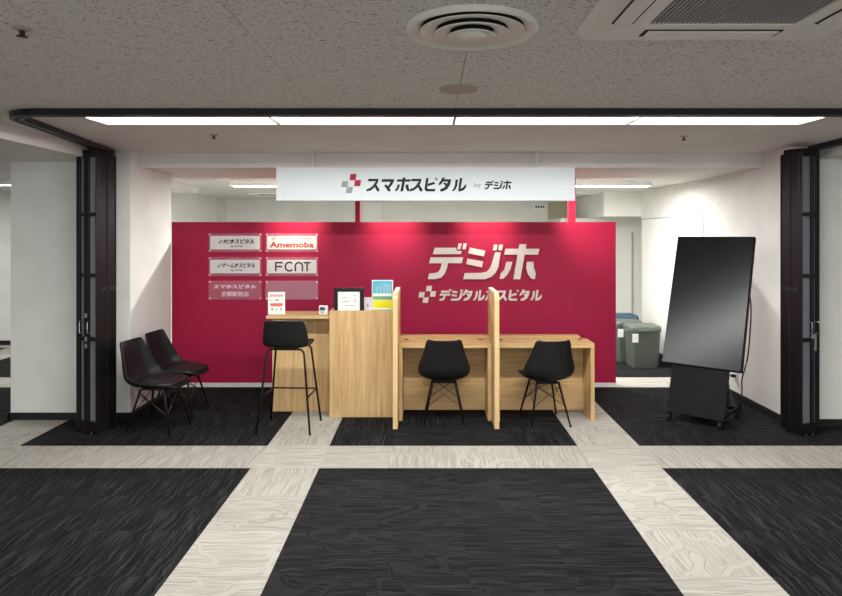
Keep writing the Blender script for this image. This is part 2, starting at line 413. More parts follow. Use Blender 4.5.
# ------------------------------------------------------------------ ceiling fittings
t = thing('air_diffuser', 'large round white ceiling diffuser with nested cones', 'air vent', (.168, 2.43, ZC))
obj('outer_ring', lathe(bmesh.new(), [(.244, 0), (.247, -.012), (.238, -.022), (.224, -.018), (.205, -.006), (.19, -.001)], n=56, ends=False), 'duct', t)
obj('duct_throat', lathe(bmesh.new(), [(.205, -.0015), (.12, -.001), (.01, -.001)], n=40), 'ductd', t)
for k, (r0, z0, r1, z1) in enumerate(((.196, -.017, .134, -.004), (.142, -.026, .082, -.010), (.090, -.034, .036, -.016))):
    obj('cone', lathe(bmesh.new(), [(r1, z1), (r0 - .004, z0 + .002), (r0, z0), (r0 - .003, z0 - .003), (r1 + .004, z1 - .006), (r1, z1 - .004)], n=48, ends=False), 'duct', t)
obj('core_disc', lathe(bmesh.new(), [(.058, -.024), (.058, -.030), (.044, -.040), (.02, -.044), (.004, -.044)], n=32), 'duct', t)
t = thing('ceiling_cover_plate', 'flat round beige cover plate in the ceiling between diffuser and lamp row', 'cover plate', (.17, 3.465, ZC))
obj('disc', lathe(bmesh.new(), [(.108, 0), (.106, -.006), (.09, -.009), (.01, -.010)], n=36), 'beige', t)
for s in (-1, 1): obj('clip', box(s * .104 - .008, s * .104 + .008, -.012, .012, -.007, 0, .002), 'duct', t)
for k, (x, y, lab) in enumerate(((-1.52, 2.44, 'small sprinkler head on the pitted ceiling boards'), (-1.66, 5.06, 'small sprinkler head on the smooth ceiling above the black chairs'), (2.03, 5.14, 'small sprinkler head on the smooth ceiling on the display\'s side'))):
    t = thing('sprinkler_head', lab, 'sprinkler', (x, y, ZC), 0, 'sprinkler heads')
    obj('escutcheon', lathe(bmesh.new(), [(.036, 0), (.034, -.004), (.016, -.010), (.012, -.010)], n=20), 'beige', t)
    obj('nozzle', lathe(bmesh.new(), [(.010, -.010), (.010, -.024), (.005, -.026)], n=12), 'wire', t)
    obj('deflector', lathe(bmesh.new(), [(.02, -.030), (.02, -.033), (.003, -.034)], n=14), 'wire', t)
    fr = tube(bmesh.new(), [(-.008, 0, -.022), (-.012, 0, -.028), (0, 0, -.032)], .002, 6); tube(fr, [(.008, 0, -.022), (.012, 0, -.028), (0, 0, -.032)], .002, 6)
    obj('yoke', fr, 'wire', t)

# cassette air conditioner
t = thing('ceiling_air_conditioner', 'white four-way cassette air conditioner with dark louvred intake', 'air conditioner', (1.04, 2.03, ZC))
H = .475
b = bmesh.new()
lo_ = [(-H, -H), (H, -H), (H, H), (-H, H)]
def rounded(h, r, n=5):
    P = []
    for cx, cy, a0 in ((h - r, h - r, 0), (-h + r, h - r, 90), (-h + r, -h + r, 180), (h - r, -h + r, 270)):
        for k in range(n + 1): a = R(a0 + 90 * k / n); P.append((cx + r * math.cos(a), cy + r * math.sin(a)))
    return P
def frame_ring(bm, outer, zo, inner, zi):
    a = [bm.verts.new((x, y, zo)) for x, y in outer]; c = [bm.verts.new((x, y, zi)) for x, y in inner]
    for k in range(len(a)): bm.faces.new((a[k], a[(k + 1) % len(a)], c[(k + 1) % len(a)], c[k]))
frame_ring(b, rounded(H, .05), 0, rounded(H, .05), -.012); frame_ring(b, rounded(H, .05), -.012, rounded(H - .02, .04), -.032)
frame_ring(b, rounded(H - .02, .04), -.032, rounded(.262, .012), -.036); frame_ring(b, rounded(.262, .012), -.036, rounded(.255, .01), -.022)
obj('panel', b, 'acw', t)
obj('intake_back', box(-.256, .256, -.256, .256, -.012, -.010), 'ductd', t)
for k in range(34):
    x = -.247 + k * .015
    obj('louvre', box(x - .0035, x + .0035, -.254, .254, -.034, -.014), 'acg', t)
for a in range(4):
    rot = Matrix.Rotation(R(90 * a), 4, 'Z')
    s_ = box(-.25, .25, .318, .392, -.0375, -.030); s_.transform(rot); sl = obj('air_slot', s_, 'ductd', t)
    v_ = box(-.238, .238, .326, .388, -.042, -.036, .003); v_.transform(rot); obj('vane', v_, 'acw', sl)
# ceiling grilles of the back room
for x, lab in ((-2.45, 'square white ceiling grille in the back room near the lamp end past the sign\'s logo'), (2.35, 'square white ceiling grille in the back room beside the crimson post')):
    t = thing('ceiling_grille', lab, 'air vent', (x, 10.3, ZB))
    fr = bmesh.new(); frame_ring(fr, rounded(.32, .02), 0, rounded(.32, .02), -.02); frame_ring(fr, rounded(.32, .02), -.02, rounded(.24, .01), -.02); frame_ring(fr, rounded(.24, .01), -.02, rounded(.24, .01), -.004)
    obj('frame', fr, 'acw', t); obj('grille', box(-.24, .24, -.24, .24, -.006, -.003), 'acg', t)

# sliding door track
path = [(-2.90, 5.965)]
def arc(cx, cy, r, a0, a1, n=10): return [(cx + r * math.cos(R(a0 + (a1 - a0) * k / n)), cy + r * math.sin(R(a0 + (a1 - a0) * k / n))) for k in range(n + 1)]
path += arc(-2.41, 4.28, .25, 187, 270) + arc(3.07, 4.28, .25, 270, 356) + [(3.40, 5.74)]
def sweep(path, hw, z0, z1):
    bm = bmesh.new(); rings = []
    for i, p in enumerate(path):
        p = Vector(p); d = (Vector(path[min(i + 1, len(path) - 1)]) - Vector(path[max(i - 1, 0)])).normalized(); nn = Vector((-d.y, d.x))
        a = p + nn * hw; c = p - nn * hw
        rings.append([bm.verts.new((q.x, q.y, z)) for q, z in ((a, z1), (a, z0), (c, z0), (c, z1))])
    for q, s in zip(rings, rings[1:]):
        for k in range(4): bm.faces.new((q[k], q[(k + 1) % 4], s[(k + 1) % 4], s[k]))
    bm.faces.new(rings[0]); bm.faces.new(rings[-1][::-1]); return bm
t = thing('door_track', 'black ceiling track of the folding doors curving round both corners', 'track', (0, 4.03, ZC))
def shift(bm, v): bmesh.ops.translate(bm, vec=Vector(v), verts=bm.verts[:]); return bm
obj('rail', shift(sweep(path, .036, ZC - .042, ZC), (0, -4.03, -ZC)), 'track', t)
obj('slot', shift(sweep(path, .010, ZC - .044, ZC - .0415), (0, -4.03, -ZC)), 'seal', t)

# ------------------------------------------------------------------ stacked folding doors
def folding_door(label, loc, rz, s, w_, flip):
    t = thing('folding_door', label, 'folding door', loc, rz)
    Z1 = 2.428
    def b_(a0, a1, y0, y1, z0, z1, bev=0): return box(*sorted((s * a0, s * a1)), y0, y1, z0, z1, bev)
    D_ = .19
    # folded leaves, seen on their edges
    for k in range(2):
        y0 = .012 + k * .09
        lf = obj('leaf', b_(.0, w_, y0, y0 + .084, .03, Z1 - .03, .004), 'bronze', t)
        obj('edge_seal', b_(-.004, .002, y0 + .080, y0 + .089, .04, Z1 - .04), 'seal', lf)
        obj('edge_band', b_(-.006, .0, y0 + .004, y0 + .08, 1.22, 1.255), 'seal', lf)
    f = w_ / .235
    g = [0, .010, .085, .14, .183, w_] if s < 0 else [0, .006, .105, .135, .165, w_]
    for a0, a1 in ((g[0], g[1]), (g[2], g[3]), (g[4], g[5])): obj('stile', b_(a0, a1, -.022, .012, .02, Z1, .003), 'bronze', t)
    rails = [(.02, .11), (.795, .83), (1.34, 1.37), (1.86, 1.89), (2.36, Z1)]
    for a0, a1 in ((g[1], g[2]), (g[3], g[4])):
        for z0, z1 in rails: obj('rail', b_(a0, a1, -.016, .008, z0, z1), 'bronze', t)
        for (q0, q1), (r0, r1) in zip(rails, rails[1:]): obj('pane', b_(a0, a1, -.004, .002, q1, r0), 'glass', t)
    # pull handles and lock
    m_ = (g[2] + g[3]) / 2 * s
    for off in (-.036, .036):
        h = tube(bmesh.new(), [(m_ + off * .9, -.02, .965), (m_ + off * 1.25, -.05, .965), (m_ + off * 1.25, -.05, .865), (m_ + off * .9, -.02, .865)], .0045, 8)
        obj('pull_handle', h, 'chrome', t)
    for z in (.74, .80, 1.0) if s < 0 else (.83,): obj('lock', box(m_ - .011, m_ + .011, -.028, -.02, z - .008, z + .03, .002), 'chrome', t)
    if s > 0:
        obj('lever', box(m_ + .012, m_ + .022, -.04, -.02, .72, .86, .003), 'chrome', t)
        obj('knob', lathe(bmesh.new(), [(.010, 0), (.012, .01), (.004, .014)], (m_ - .018, -.03, .83), 14), 'chrome', t)
    obj('hanger_plate', b_(.01, w_ - .01, .03, D_ - .02, Z1 - .03, Z1 + .004), 'seal', t)
    obj('bottom_guide', b_(.02, w_ - .03, .02, D_ - .03, 0, .03), 'seal', t)
    for k in range(2): obj('guide_pin', lathe(bmesh.new(), [(.008, 0), (.008, .03)], (s * (w_ * .3 + k * .08), -.005, 0), 10), 'chrome', t)
    return t
folding_door('black glazed folding door leaves parked against the pier by the chairs', (-2.797, 5.53, 0), R(-20), -1, .225, False)
folding_door('black glazed folding door leaves parked beside the tilted display', (3.142, 5.475, 0), R(20), 1, .20, True)

# ------------------------------------------------------------------ lettering
G = {
 'デ': [[(139,71),(258,71),(262,88),(290,90),(284,107),(128,107)], [(272,47),(290,47),(282,80),(264,80)], [(300,47),(318,47),(310,80),(292,80)],
       [(115,125),(298,125),(290,158),(213,158),(207,185),(196,215),(175,238),(140,247),(100,247),(108,215),(140,213),(160,205),(170,190),(178,158),(107,158)]],
 'ジ': [[(335,70),(422,88),(413,120),(326,102)], [(322,132),(410,148),(402,181),(314,163)], [(470,54),(490,54),(484,86),(464,86)], [(499,54),(520,54),(514,86),(494,86)],
       [(476,97),(507,97),(494,180),(480,210),(455,234),(420,247),(298,247),(306,213),(400,212),(430,205),(448,185),(458,160)]],
 'ホ': [[(535,77),(724,77),(716,110),(527,110)], [(612,52),(652,52),(616,247),(578,247)],
       [(540,150),(572,150),(562,190),(545,222),(520,245),(502,245),(508,215),(528,195)], [(655,150),(690,150),(692,180),(703,215),(698,247),(680,245),(660,220),(650,185)]],
 'ス': [[(30,70),(172,70),(166,104),(22,104)], [(134,104),(166,104),(150,145),(120,190),(62,236),(0,247),(6,214),(48,202),(92,168)], [(112,170),(140,148),(186,222),(180,247),(152,247)]],
 'マ': [[(20,75),(192,75),(184,112),(12,112)], [(140,112),(184,112),(165,150),(120,205),(84,190),(118,155)], [(48,158),(86,152),(140,222),(134,247),(104,247)]],
 'ピ': [[(35,60),(70,60),(48,196),(62,212),(166,212),(158,247),(40,247),(14,226),(12,200)], [(60,138),(150,112),(160,142),(54,176)],
       stroke([(178 + 15 * math.cos(R(a)), 72 + 15 * math.sin(R(a))) for a in range(0, 341, 30)], 10)],
 'タ': [[(60,52),(97,52),(86,76),(186,76),(170,150),(130,215),(70,247),(26,247),(34,214),(84,194),(120,150),(136,108),(72,108),(44,146),(8,164),(12,132),(40,98)], [(72,132),(98,118),(142,160),(122,186)]],
 'ル': [[(45,80),(80,80),(68,165),(45,220),(15,247),(-10,235),(18,205),(33,165)], [(104,60),(140,60),(116,208),(150,190),(192,140),(196,184),(160,230),(110,247),(80,247)]],
 '◆': [],
}
GOFF = {'デ': 100, 'ジ': 298, 'ホ': 502}
def glyph_bm(ch, x, ztop, unit, y0, y1):
    """one glyph, drawn 47..247 high and about 200 wide, at x,ztop"""
    bm = bmesh.new()
    for i, poly in enumerate(G[ch]):
        prism(bm, [(x + (px - GOFF.get(ch, 0)) * unit, ztop - (py - 47) * unit) for px, py in poly], y0 - i * .0003, y1)
    return bm
def word(s, x0, pitch, ztop, height, y0, y1, m, parent, name='letter'):
    u = height / 200
    for k, ch in enumerate(s): obj(name, glyph_bm(ch, x0 + k * pitch, ztop, u, y0, y1), m, parent)
def squares(cx, cz, a, y0, y1, mats, parent):
    for (dx, dz), m in zip(((.30, 1.06), (1.05, .08), (-1.05, -.08), (-.30, -1.06)), mats):
        x = cx + dx * a; z = cz + dz * a; h = a * .5; k = .08 * a
        obj('logo_square', prism(bmesh.new(), [(x - h + k, z + h), (x + h + k, z + h), (x + h - k, z - h), (x - h - k, z - h)], y0, y1), m, parent)
def text_mesh(body, height, width=None, bold=0, shear=0, depth=.001):
    c = bpy.data.curves.new('lettering', 'FONT'); c.body = body; c.size = 1; c.offset = bold; c.shear = shear; c.extrude = depth; c.resolution_u = 2; c.align_x = 'CENTER'
    o = bpy.data.objects.new('lettering', c); COL.objects.link(o); bpy.context.view_layer.update()
    dg = bpy.context.evaluated_depsgraph_get(); me = bpy.data.meshes.new_from_object(o.evaluated_get(dg))
    bpy.data.objects.remove(o); bpy.data.curves.remove(c)
    xs_ = [v.co.x for v in me.vertices]; ys_ = [v.co.y for v in me.vertices]
    sx = height / (max(ys_) - min(ys_)); kx = (width / (max(xs_) - min(xs_))) if width else sx
    mx = (max(xs_) + min(xs_)) / 2; my = (max(ys_) + min(ys_)) / 2
    for v in me.vertices:
        x, y, z = v.co; v.co = ((x - mx) * kx, -z, (y - my) * sx)
    return me
def lettering(body, x, y, z, height, width, m, parent, bold=.0, shear=0):
    o = obj('lettering', text_mesh(body, height, width, bold, shear), m, parent); o.location = (x, y, z); return o

# hanging sign
SY = 6.10; p_ = 650 / SY
t = thing('hanging_sign', 'long white hanging sign with black lettering and four logo squares', 'sign', (0, SY, 2.02))
obj('board', box(-1.416, 1.388, 0, .035, 0, .312, .002), 'signw', t)
for x in (-1.08, 1.035):
    r_ = obj('hanger_rod', tube(bmesh.new(), [(x, .018, .312), (x, .018, ZC - 2.02)], .014, 10), 'lampw', t)
    obj('ceiling_cap', lathe(bmesh.new(), [(.022, ZC - 2.02 - .012), (.022, ZC - 2.02)], (x, .018, 0), 16), 'lampw', r_)
sx = lambda px: (px - 427) / p_
sz = lambda py: CAMZ + (234 - py) / p_ - 2.02
squares(sx(351.2), sz(183.6), 6.1 / p_, -.003, 0, ['redp', 'redp', 'greyp', 'greyp'], t)
word('スマホスピタル', sx(366.3), 14.35 / p_, sz(177.2), 14.2 / p_, -.003, 0, 'ink', t)
lettering('by', sx(477.5), -.0015, sz(185.5), 5.6 / p_, 7 / p_, 'greyp', t)
word('デジホ', sx(484.6), 8.75 / p_, sz(180.6), 8.6 / p_, -.003, 0, 'ink', t)

# wall lettering
WY = 7.26; pw = 650 / WY
wx = lambda px: (px - 427) / pw
wz = lambda py: CAMZ + (234 - py) / pw
t = thing('wall_lettering', 'raised cream lettering of two lines with logo squares on crimson wall', 'sign', (wx(484), WY, wz(300)))
cx0, cz0 = wx(484), wz(300); u5 = 1 / 5.613
for ch in 'デジホ':
    bm = bmesh.new()
    for i, poly in enumerate(G[ch]): prism(bm, [(wx(410 + px * u5) - cx0, wz(235 + py * u5) - cz0) for px, py in poly], -.035 - i * .0004, -.008)
    obj('letter', bm, 'cream', t)
squares(wx(427.3) - cx0, wz(294.2) - cz0, 5.4 / pw, -.022, -.004, ['cream'] * 4, t)
word('デジタルホスピタル', wx(439.2) - cx0, 11.4 / pw, wz(289.2) - cz0, 11.3 / pw, -.02, -.004, 'cream', t)
st = bmesh.new()
for px, py in ((440, 252), (480, 277), (520, 255), (425, 294)): bx(st, wx(px) - cx0 - .004, wx(px) - cx0 + .004, -.009, 0, wz(py) - cz0 - .004, wz(py) - cz0 + .004)
obj('stand_off', st, 'chrome', t)

# acrylic plaques
def plaque(label, px0, px1, py0, py1, m='acryl', card=True):
    x0, x1, z0, z1 = wx(px0), wx(px1), wz(py1), wz(py0); cx, cz = (x0 + x1) / 2, (z0 + z1) / 2; W, Hh = x1 - x0, z1 - z0
    t = thing('name_plaque', label, 'sign', (cx, WY, cz), 0, 'acrylic plaques on the crimson wall')
    obj('acrylic_plate', box(-W / 2, W / 2, -.018, -.013, -Hh / 2, Hh / 2, .001, 1), m, t)
    for sx_ in (-1, 1):
        for sz_ in (-1, 1):
            bm = bmesh.new(); bmesh.ops.create_cone(bm, cap_ends=True, segments=12, radius1=.008, radius2=.008, depth=.022)
            bm.transform(Matrix.Translation((sx_ * (W / 2 - .014), -.011, sz_ * (Hh / 2 - .014))) @ Matrix.Rotation(R(90), 4, 'X'))
            obj('stand_off', bm, 'pink', t)
    if card: obj('insert_card', box(-.276, .276, -.0215, -.0185, -.075, .075), 'card', t)
    return t
rows = [(233.3, 252), (257, 276), (280.6, 299.5)]; cols = [(209, 262), (266, 318.3)]
def small_squares(t, x, z):
    squares(x, z, .015, -.0235, -.0215, ['greyp', 'ink', 'greyp', 'ink'], t)
t = plaque('clear wall plaque, white card with a Latin PC then black katakana', *cols[0], *rows[0]); small_squares(t, -.165, .012)
lettering('PCホスピタル', .045, -.0225, .014, .056, .345, 'ink', t, .034, .15); lettering('by デジホ', .02, -.0225, -.042, .026, .13, 'ink', t, .04)
t = plaque('clear wall plaque, white card with rust coloured Latin lettering', *cols[1], *rows[0])
lettering('Amemoba', .0, -.0225, -.022, .066, .49, 'brown', t, .028); lettering('スマホ タブレット高価買取', .04, -.0225, .048, .026, .36, 'brown', t, .0)
squares(-.20, .046, .014, -.0235, -.0215, ['salmon'] * 4, t); squares(.22, .02, .012, -.0235, -.0215, ['greyp'] * 4, t)
t = plaque('clear wall plaque, white card with black katakana starting with a long dash word', *cols[0], *rows[1]); small_squares(t, -.175, .012)
lettering('ゲームホスピタル', .04, -.0225, .014, .056, .37, 'ink', t, .034, .15); lettering('by デジホ', .02, -.0225, -.042, .026, .13, 'ink', t, .04)
t = plaque('clear wall plaque, white card with four widely spaced Latin capitals', *cols[1], *rows[1])
def caps(strokes, t):
    for st_ in strokes:
        bm = bmesh.new()
        for i, ln in enumerate(st_): prism(bm, stroke([(x * .87 - .012, z) for x, z in ln], .017), -.0235 - i * .0003, -.0215)
        obj('letter', bm, 'ink', t)
hh = .052
caps([[[(-.19, -hh), (-.19, hh - .0085), (-.10, hh - .0085)], [(-.185, 0), (-.11, 0)]],
      [[(-.068 + .052 + .052 * math.cos(R(a)), .048 * math.sin(R(a))) for a in range(45, 316, 18)]],
      [[(.06, -hh), (.06, .005)] + [(.105 - .045 * math.cos(R(a)), .005 + .040 * math.sin(R(a))) for a in range(20, 161, 20)] + [(.15, .005), (.15, -hh)]],
      [[(.165, hh - .0085), (.255, hh - .0085)], [(.21, hh - .01), (.21, -hh)]]], t)
t = plaque('clear wall plaque with two lines of pale Japanese lettering and no card', *cols[0], *rows[2], card=False)
lettering('スマホスピタル', 0, -.0195, .040, .046, .48, 'pink', t, .04); lettering('京都駅前店', 0, -.0195, -.042, .058, .31, 'pink', t, .014)
t = plaque('blank frosted plaque behind the little white notice', *cols[1], *rows[2], m='frost', card=False)

# ------------------------------------------------------------------ counters, desks and dividers
t = thing('reception_counter', 'low oak counter with overhanging top behind the bar stool', 'counter', (-1.207, 6.2, 0))
ox, oy = 1.207, -6.2
def W_(x0, x1, y0, y1, z0, z1, bev=.002): return box(x0 + ox, x1 + ox, y0 + oy, y1 + oy, z0, z1, bev, 1)
obj('counter_top', W_(-1.505, -.912, 6.07, 6.46, .912, .942, .004), 'woodh', t)
obj('front_panel', W_(-1.488, -.912, 6.25, 6.272, 0, .912), 'woodv', t)
obj('side_panel', W_(-1.488, -1.466, 6.272, 6.45, 0, .912), 'woodv', t)
obj('side_panel', W_(-.934, -.912, 6.272, 6.45, 0, .912), 'woodv', t)
obj('shelf', W_(-1.466, -.934, 6.272, 6.45, .45, .47), 'woodh', t)
t = thing('tall_counter', 'tall closed oak counter with framed document standing behind its front', 'counter', (-.605, 6.2, 0)); ox = .605
obj('front_panel', W_(-.909, -.301, 6.05, 6.075, 0, .992, .003), 'woodv', t)
obj('side_panel', W_(-.909, -.887, 6.075, 6.46, 0, .992), 'woodv', t)
obj('side_panel', W_(-.323, -.301, 6.075, 6.46, 0, .992), 'woodv', t)
obj('inner_shelf', W_(-.887, -.323, 6.075, 6.46, .90, .93), 'woodh', t)
def divider(label, x0):
    t = thing('desk_divider', label, 'divider', (x0 + .02, 6.0, 0), 0, 'oak desk dividers')
    pts = [(-.31, 0), (.31, 0), (.31, 1.19 - .01), (.30, 1.19)] + [(-.31 + .06 - .06 * math.sin(R(a)), 1.19 - .06 + .06 * math.cos(R(a))) for a in range(0, 91, 15)]
    bm = prism(bmesh.new(), pts, -.02, .02); bm.transform(Matrix.Rotation(R(90), 4, 'Z'))
    obj('panel', bm, 'woodv', t)
    # edging band up the front and round the corner
    fr = [(-.3115, 0), (-.3115, 1.13)] + [(-.25 - .0615 * math.cos(R(a)), 1.13 + .0615 * math.sin(R(a))) for a in range(15, 91, 15)] + [(.30, 1.1915)]
    bm = prism(bmesh.new(), stroke(fr, .002), -.0205, .0205); bm.transform(Matrix.Rotation(R(90), 4, 'Z'))
    obj('edging', bm, 'woodd', t)
divider('upright oak divider with rounded top between tall counter and desk', -.298)
divider('upright oak divider with rounded top between the two desks', .592)
def desk(label, x0, x1, end):
    global ox
    t = thing('service_desk', label, 'desk', ((x0 + x1) / 2, 6.1, 0), 0, 'oak service desks'); ox = -(x0 + x1) / 2
    global oy; oy = -6.1
    obj('desk_top', W_(x0, x1, 5.93, 6.22, .664, .709, .003), 'woodh', t)
    obj('back_ledge', W_(x0, x1 - (.06 if end else 0), 6.2205, 6.34, .684, .729, .003), 'woodh', t)
    obj('side_panel', W_(x0, x0 + .032, 5.93, 6.24, 0, .6635), 'woodv', t)
    obj('side_panel', W_(x1 - .034, x1, 5.93, 6.24, 0, .6635), 'woodv', t)
    obj('kick_panel', W_(x0 + .033, x1 - .035, 6.195, 6.217, .03, .262), 'woodh', t)
    obj('modesty_panel', W_(x0 + .033, x1 - .035, 6.219, 6.241, .245, .645), 'woodh', t)
    for x in (x0 + .07, x1 - .075):
        obj('screw', lathe(bmesh.new(), [(.006, 0), (.005, .002)], (x + ox, 6.19 + oy, .10), 10), 'wire', t)
        obj('cable_grommet', lathe(bmesh.new(), [(.022, .709), (.022, .712), (.005, .7125)], (x + ox - .01, 6.15 + oy, 0), 16), 'iron', t)
desk('oak service desk between the two upright dividers', -.256, .590, False)
desk('oak service desk with an open end beside the crimson wall\'s free side', .634, 1.529, True)

# ------------------------------------------------------------------ seats
def surf(name, rows, m, parent, nu=9, thick=.014, sub=1):
    """shell from rows: each row gives (y, z, half width, lift, forward) over s in -1..1"""
    bm = bmesh.new(); R_ = []
    for (y, z, hw, lift, fwd, dip) in rows:
        r = []
        for k in range(nu):
            s = -1 + 2 * k / (nu - 1); e = abs(s) ** 2.2
            r.append(bm.verts.new((hw * math.sin(s * math.pi / 2) * (1 if abs(s) < 1 else 1), y + fwd * e, z + lift * e - dip * (1 - s * s))))
        R_.append(r)
    for a, c in zip(R_, R_[1:]):
        for k in range(nu - 1):
            f = bm.faces.new((a[k], a[k + 1], c[k + 1], c[k])); f.smooth = True
    o = obj(name, bm, m, parent)
    s_ = o.modifiers.new('thickness', 'SOLIDIFY'); s_.thickness = thick; s_.offset = 0
    u = o.modifiers.new('smooth', 'SUBSURF'); u.levels = sub; u.render_levels = 2
    return o
def shell_chair(label):
    t = thing('shell_chair', label, 'chair', (0, 0, 0), 0, 'black shell chairs with wire-braced legs')
    surf('shell', [(.235, .392, .14, .0, -.03, 0), (.224, .420, .175, .006, -.03, 0), (.16, .428, .208, .014, 0, 0), (.05, .410, .226, .04, 0, 0), (-.06, .396, .232, .065, 0, 0),
                   (-.14, .398, .233, .09, .02, 0), (-.20, .425, .232, .10, .05, 0), (-.232, .495, .222, .065, .075, 0), (-.252, .59, .197, .03, .07, 0),
                   (-.272, .69, .172, .008, .055, 0), (-.286, .756, .158, .006, .045, .006), (-.292, .782, .146, .0, .04, .012), (-.294, .789, .120, -.008, .036, .012)], 'black', t)
    bm = bmesh.new(); n = 28; prof = [(.0, .457), (.55, .460), (.84, .456), (.96, .444), (1.0, .428), (.95, .416)]
    rings = []
    for q, z in prof:
        ring = []
        for k in range(n):
            a = 2 * math.pi * k / n; ca, sa = math.cos(a), math.sin(a)
            ex = math.copysign(abs(ca) ** .75, ca) * .196 * q; ey = math.copysign(abs(sa) ** .75, sa) * .200 * q + .03
            zz = z + .03 * max(0, -ey / .2) ** 1.5 * q * .3 - (.02 if ey < .1 else 0) * .0
            ring.append(bm.verts.new((ex, ey, zz)) if q else None)
        rings.append(ring)
    c = bm.verts.new((0, .03, .457))
    for k in range(n): bm.faces.new((c, rings[1][k], rings[1][(k + 1) % n]))
    for a, b2 in zip(rings[1:], rings[2:]):
        for k in range(n): bm.faces.new((a[k], b2[k], b2[(k + 1) % n], a[(k + 1) % n]))
    for f in bm.faces: f.smooth = True
    obj('seat_pad', bm, 'pad', t)
    mt = box(-.09, .09, -.10, .12, .368, .388, .003, 1); tube(mt, [(-.11, -.10, .372), (.11, -.10, .372)], .009); tube(mt, [(-.11, .12, .372), (.11, .12, .372)], .009)
    obj('seat_mount', mt, 'iron', t)
    F = {}
    for sx_ in (-1, 1):
        for sy_ in (-1, 1):
            top = Vector((sx_ * .10, .01 + sy_ * .11, .376)); ft = Vector((sx_ * .178, .01 + sy_ * .20, .006)); F[sx_, sy_] = (top, ft)
            lg = obj('leg', tube(bmesh.new(), [top, top.lerp(ft, .06), ft], [.011, .0105, .008], 10), 'iron', t)
            obj('foot_cap', lathe(bmesh.new(), [(.010, 0), (.011, .006), (.009, .014)], (ft.x, ft.y, 0), 10), 'seal', lg)
    pr = [((-1, -1), (1, -1)), ((1, -1), (1, 1)), ((1, 1), (-1, 1)), ((-1, 1), (-1, -1))]
    for a, b2 in pr:
        bm = bmesh.new()
        tube(bm, [F[a][0].lerp(F[a][1], .08), F[b2][0].lerp(F[b2][1], .55)], .0035, 6); tube(bm, [F[b2][0].lerp(F[b2][1], .08), F[a][0].lerp(F[a][1], .55)], .0035, 6)
        obj('wire_brace', bm, 'wire', t)
    return t
c0 = shell_chair('black shell chair facing the desk between the two dividers')
c0.location = (.155, 5.95, 0); c0.rotation_euler = (0, 0, R(-1))
dup(c0, (1.07, 5.92, 0), R(7), 'black shell chair facing the desk that has an open end')
dup(c0, (-2.338, 5.65, 0), R(-99), 'black shell chair against the white pier, next to the parked door')
dup(c0, (-2.335, 6.15, 0), R(-97), 'black shell chair against the white pier, next to the crimson wall')

# bar stool
t = thing('bar_stool', 'tall black bar stool with low back and thin steel legs at counter', 'stool', (-1.213, 5.74, 0), R(-3))
surf('seat_shell', [(.215, .730, .14, 0, -.03, 0), (.205, .748, .175, .004, -.025, 0), (.12, .748, .196, .010, 0, 0), (.0, .736, .202, .018, 0, 0), (-.10, .724, .200, .03, 0, 0), (-.155, .732, .198, .04, .02, 0),
                    (-.18, .78, .197, .03, .05, 0), (-.195, .86, .188, .01, .055, 0), (-.208, .935, .174, 0, .05, 0), (-.214, .962, .165, -.004, .045, 0), (-.216, .970, .150, -.006, .04, 0)], 'black', t, thick=.022)
for sy_ in (-1, 1):
    yt = sy_ * .13; yf = sy_ * .218
    pts = [(-.232, yf, .0)]; hx = .158; zt = .712; rr = .04
    pts += [(-hx - .004, yt + sy_ * .006, zt - rr)] + [(-hx + rr - rr * math.cos(R(a)), yt, zt - rr + rr * math.sin(R(a))) for a in (25, 50, 75, 90)]
    pts += [(-x, y, z) for x, y, z in pts[::-1]]
    h = len(pts) // 2
    obj('leg', tube(bmesh.new(), pts[:h], .0095, 8), 'iron', t); obj('leg', tube(bmesh.new(), pts[h:], .0095, 8), 'iron', t)
    obj('seat_rail', tube(bmesh.new(), pts[h - 1:h + 1], .0095, 8), 'iron', t)
fz = .305; k = 1 - fz / .68; fx = .158 + (.232 - .158) * k; fy = .13 + (.218 - .13) * k
for a, b2 in (((fx, -fy), (fx, fy)), ((fx, fy), (-fx, fy)), ((-fx, fy), (-fx, -fy))):
    obj('foot_rail', tube(bmesh.new(), [(*a, fz), (*b2, fz)], .007, 8), 'iron', t)
obj('seat_mount', box(-.10, .10, -.135, .135, .710, .728, .003, 1), 'iron', t)

# ------------------------------------------------------------------ things on the counters
t = thing('notice_stand', 'small upright white notice with red print on the low counter', 'notice', (-1.435, 6.2, .942), R(3))
obj('acrylic_stand', box(-.080, .080, -.002, .004, 0, .212, .001, 1), 'paper', t)
obj('foot_plate', box(-.08, .08, .004, .06, 0, .003), 'paper', t)
obj('red_bar', box(-.058, .058, -.0035, -.002, .075, .105), 'salmon', t)
pr = bmesh.new()
for k in range(6): bx(pr, -.06 + k * .021, -.046 + k * .021, -.0033, -.002, .165 + .004 * (k % 2), .188)
obj('print_line', pr, 'salmon', t)
pr = bmesh.new(); bx(pr, -.065, -.03, -.0033, -.002, .128, .134); bx(pr, -.012, .022, -.0033, -.002, .128, .146); bx(pr, .05, .06, -.0033, -.002, .148, .156); bx(pr, -.05, -.03, -.0033, -.002, .035, .06)
bx(pr, -.005, .008, -.0033, -.002, .035, .055); bx(pr, .035, .05, -.0033, -.002, .035, .06)
obj('print_line', pr, 'greyp', t)
t = thing('desk_clock', 'small white digital clock at the end of the low counter', 'clock', (-.985, 6.16, .942), R(-8))
obj('case', box(-.043, .043, 0, .03, 0, .086, .008, 2), 'plate', t)
obj('display', box(-.030, .018, -.0015, .001, .040, .072), 'lcd', t); obj('lower_display', box(-.030, .012, -.0015, .001, .012, .032), 'teal', t)
obj('button', box(.022, .034, -.0025, .001, .05, .062, .001, 1), 'greyp', t)
t = thing('document_frame', 'black picture frame holding a printed certificate on tall counter', 'picture frame', (-.752, 6.25, .93))
fr = bmesh.new()
